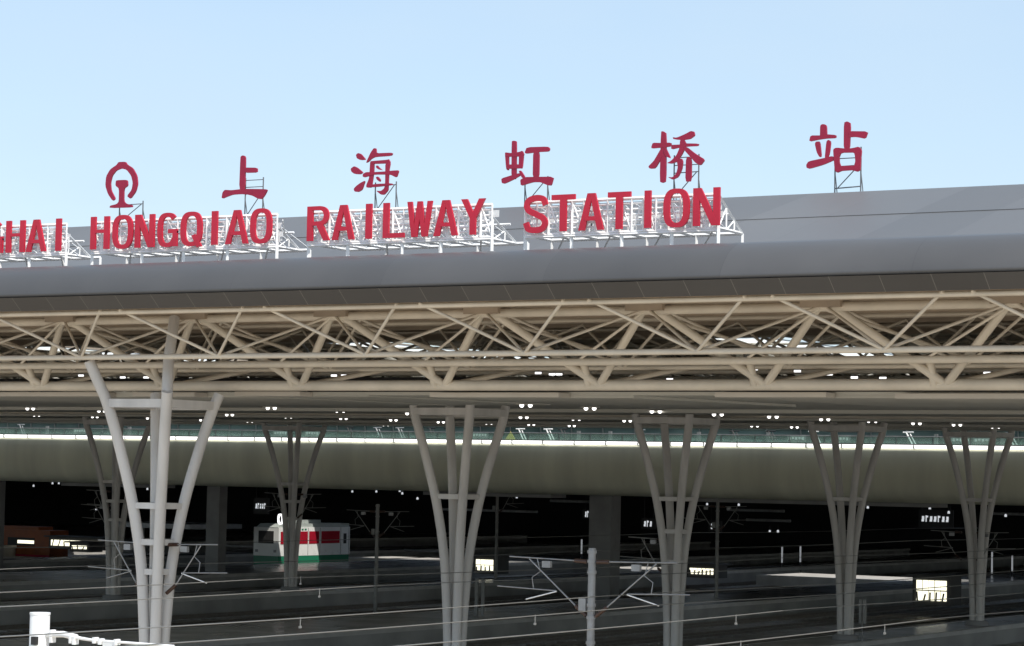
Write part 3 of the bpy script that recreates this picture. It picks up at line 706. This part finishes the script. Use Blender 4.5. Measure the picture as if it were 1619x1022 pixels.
    o = m.build('sign_letter', 'red', None, ((a + b) / 2, YS, z))
    return tag(o, label, 'letter', group)
WORDS = {
    'SHANGHAI': [('G', -28, 4.5), ('H', 9.5, 39), ('A', 41.5, 72.7), ('I', 88, 96)],
    'HONGQIAO': [('H', 143, 172), ('O', 177.5, 209.5), ('N', 213, 243.5), ('G', 248.5, 280), ('Q', 285, 319), ('I', 334, 343), ('A', 356, 392), ('O', 395, 429)],
    'RAILWAY': [('R', 485, 521), ('A', 524.5, 559.7), ('I', 577.5, 586.7), ('L', 605, 638.5), ('W', 643, 682.5), ('A', 685, 723), ('Y', 728, 766)],
    'STATION': [('S', 827, 865), ('T', 871, 908), ('A', 914, 953.7), ('T', 960, 996), ('I', 1018, 1028), ('O', 1048, 1089), ('N', 1095, 1137)]}
ORD = ['first', 'second', 'third', 'fourth', 'fifth', 'sixth', 'seventh', 'eighth']
fr_ends = {'SHANGHAI': (-60, 99), 'HONGQIAO': (140, 432), 'RAILWAY': (482, 772), 'STATION': (825, 1130)}
for wd, ls in WORDS.items():
    for i, (ch, xa, xb) in enumerate(ls):
        o_n = (['last but three', 'last but two', 'last but one', 'last'][i] if wd == 'SHANGHAI' else ORD[i])
        letter(ch, xa, xb, 'red capital letter %s, %s letter of the roof word %s' % (ch, o_n, wd), 'red roof letters')
    # the white lattice frame carrying the word
    a = at(fr_ends[wd][0], 380, YS).x; b = at(fr_ends[wd][1], 380, YS).x
    zb, zt = 17.74, 18.80; Yf = YS + .22; Yr = YS + {'SHANGHAI': 2.1, 'HONGQIAO': 2.15, 'RAILWAY': 2.5, 'STATION': 1.9}[wd]; zg = 17.10
    t = thing('sign_scaffold', ((a + b) / 2, Yf, zg), 'white lattice scaffold carrying the red word %s on the roof' % wd, 'scaffold', 'white sign scaffolds on the roof')
    random.seed(len(wd) * 13 + ord(wd[0]))
    m = MB()
    for z_ in (zb, zt): m.bar((a, Yf, z_), (b, Yf, z_), .085)
    for z_ in (zb + .2, zb + .36, zb + .55, zb + .72, zb + .9): m.bar((a, Yf + .01, z_), (b, Yf + .01, z_), .05)
    n = max(3, round((b - a) / .44)); st = (b - a) / n
    for i in range(n + 1): m.bar((a + i * st, Yf - .02, zb), (a + i * st, Yf - .02, zt), .055 if i % 2 else .075)
    for i in range(n):
        u, v = a + i * st, a + (i + 1) * st
        if i % 2: m.bar((u, Yf, zb), (v, Yf, zt), .05)
        else: m.bar((v, Yf, zb), (u, Yf, zt), .05)
    m.build('front_lattice', 'white', t)
    # inner ladder work between the front and the rear stays
    m = MB()
    for i in range(0, n + 1, 2):
        x = a + i * st
        m.bar((x, Yf, zt), (x, Yr, zb), .075); m.bar((x, Yf, zb + .02), (x, Yr, zb), .075)
        for q in (.33, .66):
            yq = Yf + (Yr - Yf) * q; zq = zt + (zb - zt) * q
            m.bar((x, yq, zb), (x, yq, zq), .045); m.bar((x, yq - (Yr - Yf) * .33, zb), (x, yq, zq), .04)
    m.bar((a, Yr, zb), (b, Yr, zb), .085); m.bar((a, (Yf + Yr) / 2, (zb + zt) / 2), (b, (Yf + Yr) / 2, (zb + zt) / 2), .06)
    for i in range(n):
        u, v = a + i * st, a + (i + 1) * st
        if random.random() < .8: m.bar((u, Yf + .3, zb + .9), (v, Yr - .2, zb + .1), .035)
        if random.random() < .6: m.bar((v, Yf + .3, zb + .9), (u, Yr - .9, zb + .45), .035)
        for q in range(4):
            if random.random() < .8:
                u_ = u + st * random.uniform(.02, .5); z_ = zb + random.uniform(.05, .75)
                m.box((u_, Yf + .30 + .03 * q, z_), (u_ + random.uniform(.12, .34), Yf + .315 + .03 * q, z_ + random.uniform(.1, .3)))
    m.build('rear_brace', 'white', t)
    k = max(2, round((b - a) / 1.85))
    for i in range(k + 1):
        x = a + (b - a) * i / k + (random.uniform(-.25, .25) if 0 < i < k else 0)
        for yy_ in (Yf, Yr): MB().bar((x, yy_, zg - .02), (x, yy_, zb), .10 if yy_ == Yf else .085).build('leg', 'white', t)
        if i < k: MB().bar((x + .1, Yr, zg + .02), (x + (b - a) / k * .75, Yf + .3, zb), .045).build('stay', 'white', t)
    MB().bar((a, Yf - .05, zb - .07), (b, Yf - .05, zb - .07), .06).build('cable_tray', 'white', t)

# Chinese characters and the round emblem
YC = 85.6
GL = {
 'emblem': (150, 240, 5.38, [
   'ring', [(150, 420), (110, 360), (88, 290), (95, 210), (130, 150), (185, 112), (200, 88), (258, 86), (270, 108), (320, 140), (355, 205), (362, 275), (345, 340), (300, 402), (272, 378), (312, 325), (322, 265), (308, 205), (270, 155), (225, 143), (180, 160), (145, 205), (130, 265), (135, 330), (172, 400)],
   [(175, 290), (178, 250), (190, 243), (262, 240), (275, 248), (278, 290), (245, 315), (243, 420), (262, 442), (318, 455), (316, 474), (125, 480), (128, 460), (185, 446), (203, 425), (205, 315)]]),
 'up': (350, 235, 11.356, [[(340, 160), (355, 135), (385, 123), (415, 135), (430, 170), (415, 740), (318, 745)], [(420, 342), (640, 345), (640, 432), (420, 438)],
   [(5, 890), (20, 790), (60, 742), (180, 750), (310, 735), (420, 725), (790, 730), (825, 745), (770, 850), (720, 908), (660, 905), (560, 850), (450, 825), (340, 820), (200, 830), (100, 865), (30, 897)]]),
 'sea': (540, 225, 10.218, [[(230, 205), (265, 175), (310, 190), (390, 285), (300, 290), (245, 260)], [(145, 430), (200, 388), (250, 410), (345, 490), (300, 520), (210, 515), (160, 480)],
   [(380, 620), (330, 770), (270, 805), (210, 800), (195, 755), (240, 705), (310, 655)], [(395, 335), (470, 170), (520, 98), (555, 100), (560, 180), (800, 170), (825, 185), (800, 222), (540, 240), (480, 270), (430, 320)],
   [(465, 308), (525, 305), (520, 480), (490, 690), (480, 735), (405, 735), (400, 700), (445, 590), (455, 480)], [(470, 308), (745, 285), (760, 275), (790, 330), (720, 346), (525, 352), (470, 350)],
   [(712, 320), (790, 325), (765, 460), (755, 700), (752, 780), (690, 850), (640, 850), (560, 785), (640, 790), (690, 750), (708, 690)],
   [(345, 555), (350, 515), (400, 485), (520, 485), (700, 475), (830, 460), (930, 455), (890, 575), (790, 525), (520, 525), (440, 550), (370, 570)], [(470, 690), (580, 675), (820, 665), (820, 695), (600, 722), (470, 730)],
   [(560, 390), (580, 375), (610, 410), (665, 455), (610, 445), (570, 420)], [(560, 570), (590, 555), (635, 610), (625, 645), (580, 610)]]),
 'rainbow': (780, 215, 10.218, [[(295, 95), (312, 80), (350, 80), (370, 95), (365, 700), (290, 700)], [(185, 268), (245, 275), (245, 555), (220, 555), (205, 520)], [(185, 266), (300, 280), (420, 260), (465, 240), (492, 300), (480, 325), (410, 335), (200, 340)],
   [(415, 300), (488, 300), (465, 530), (410, 525)], [(205, 465), (465, 460), (465, 525), (210, 535)], [(130, 690), (290, 640), (430, 600), (440, 640), (330, 705), (180, 775), (140, 765)], [(410, 570), (445, 560), (515, 670), (470, 690)],
   [(510, 270), (545, 185), (880, 175), (910, 200), (910, 230), (890, 255), (745, 262), (640, 275), (530, 290)], [(650, 240), (745, 240), (738, 690), (640, 690)],
   [(440, 710), (520, 668), (640, 665), (980, 660), (940, 805), (880, 800), (760, 750), (650, 750), (560, 775), (450, 810)]]),
 'bridge': (1015, 200, 10.218, [[(305, 85), (340, 78), (390, 115), (383, 890), (330, 915), (285, 895)], [(150, 330), (175, 265), (300, 268), (470, 262), (470, 325), (300, 345), (155, 358)], [(300, 370), (330, 480), (215, 680), (125, 685), (100, 650), (190, 560), (260, 440)], [(370, 320), (465, 520), (390, 490), (350, 420)],
   [(500, 175), (560, 185), (700, 125), (790, 75), (840, 85), (855, 150), (780, 205), (680, 222), (560, 215), (505, 205)], [(475, 300), (620, 295), (680, 275), (920, 280), (905, 320), (760, 325), (600, 345), (475, 375)],
   [(620, 215), (680, 215), (720, 290), (700, 350), (640, 470), (560, 575), (480, 605), (405, 595), (470, 560), (560, 470), (610, 350)], [(670, 320), (740, 345), (860, 440), (1020, 540), (950, 635), (870, 595), (780, 490), (690, 390)],
   [(565, 545), (640, 515), (665, 570), (650, 690), (590, 820), (500, 865), (420, 820), (500, 825), (560, 760), (585, 660)], [(718, 490), (805, 510), (800, 890), (705, 895)]]),
 'stand': (1265, 185, 8.175, [[(258, 115), (280, 95), (315, 95), (340, 115), (345, 255), (255, 260)], [(115, 320), (135, 240), (260, 240), (345, 225), (465, 235), (460, 275), (340, 280), (240, 295)], [(190, 350), (205, 320), (255, 318), (275, 510), (250, 522), (215, 460)], [(340, 320), (365, 295), (398, 320), (380, 470), (355, 540), (318, 545)],
   [(80, 620), (110, 575), (300, 535), (425, 505), (450, 555), (300, 620), (120, 672), (85, 660)], [(568, 75), (610, 58), (655, 85), (640, 430), (565, 430)], [(630, 185), (880, 188), (845, 285), (720, 260), (630, 264)],
   [(430, 420), (470, 398), (600, 412), (680, 405), (760, 385), (797, 430), (790, 520), (715, 520), (700, 462), (530, 465), (505, 530), (435, 520)], [(435, 480), (508, 510), (510, 590), (530, 640), (540, 700), (480, 725), (450, 690), (440, 560)], [(450, 640), (530, 635), (690, 628), (780, 640), (780, 690), (740, 712), (680, 690), (540, 700), (470, 715)], [(712, 500), (792, 500), (780, 690), (700, 690), (705, 620), (718, 580)]]),
}
NM = {'emblem': ('railway_emblem', 'dark red railway emblem, an open ring round a rail section, left end of roof', 'emblem'),
      'up': ('sign_character', 'dark red Chinese character 上, shortest strokes, right of the ring emblem', 'character'),
      'sea': ('sign_character', 'dark red Chinese character 海 with three drop strokes above the word RAILWAY', 'character'),
      'rainbow': ('sign_character', 'dark red Chinese character 虹 on thin posts above the word STATION', 'character'),
      'bridge': ('sign_character', 'dark red Chinese character 桥 on thin posts above the O of STATION', 'character'),
      'stand': ('sign_character', 'dark red Chinese character 站 alone at right on a thin open frame', 'character')}
SUP = {'emblem': (182, 219, 330, 352), 'up': (381, 409, 313, 345), 'sea': (587, 620, 300, 338), 'rainbow': (824, 860, 292, 328), 'bridge': (1060, 1099, 280, 318), 'stand': (1315, 1356, 270, 303)}
for key, (ox, oy, s_, polys) in GL.items():
    nm, lab, cat = NM[key]; x0, x1, y0, y1 = SUP[key]
    A_ = at((x0 + x1) / 2, y1, YC)
    t = thing(nm, (A_.x, YC, 20.7), lab, cat, 'dark red roof characters')
    m = MB(); kk = 0
    for poly in polys:
        if poly == 'ring': continue
        # round the corners a little
        q = []
        n = len(poly)
        for i in range(n):
            p0, p1 = poly[i], poly[(i + 1) % n]
            q += [(p0[0] * .84 + p1[0] * .16, p0[1] * .84 + p1[1] * .16), (p0[0] * .16 + p1[0] * .84, p0[1] * .16 + p1[1] * .84)]
        pts = [at(ox + u / s_, oy + v / s_, YC) for u, v in q]
        m.prism([(v.x, v.z) for v in pts], YC - .004 * kk, .08); kk += 1
    m.build('glyph', 'darkred', t)
    a = at(x0, y0, YC).x; b = at(x1, y0, YC).x; zc = at((x0 + x1) / 2, y0, YC).z
    m = MB(); Yq = YC + .3; zr = 20.62
    ztp = zc + (.9 if key in ('bridge', 'stand', 'up') else .35)
    for x in (a, b):
        m.tube((x, Yq, zr), (x, Yq, ztp), .03, 6)
        m.tube((x, Yq + .3, zr - .15), (x, Yq, zc), .02, 6)
    m.tube((a, Yq, zr + .32), (b, Yq, zr + .36), .024, 6); m.tube((a, Yq, zc + .2), (b, Yq, zc + .22), .02, 6)
    m.tube((a + .1, Yq, zr + .32), (b - .1, Yq, zc + .2), .022, 6)
    for q in (.5, .8):
        if zc + q < ztp: m.tube((a, Yq, zc + q), (b, Yq, zc + q), .018, 6)
    m.build('support_frame', 'thin', t)
    m = MB()
    m.box((a - .12, Yq - .1, 20.61), (a + .12, Yq + .1, 20.74)); m.box((b - .12, Yq - .1, 20.61), (b + .12, Yq + .1, 20.74)); m.build('foot', 'white', t)

for o in COL.objects:
    if '_o' in o: del o['_o']
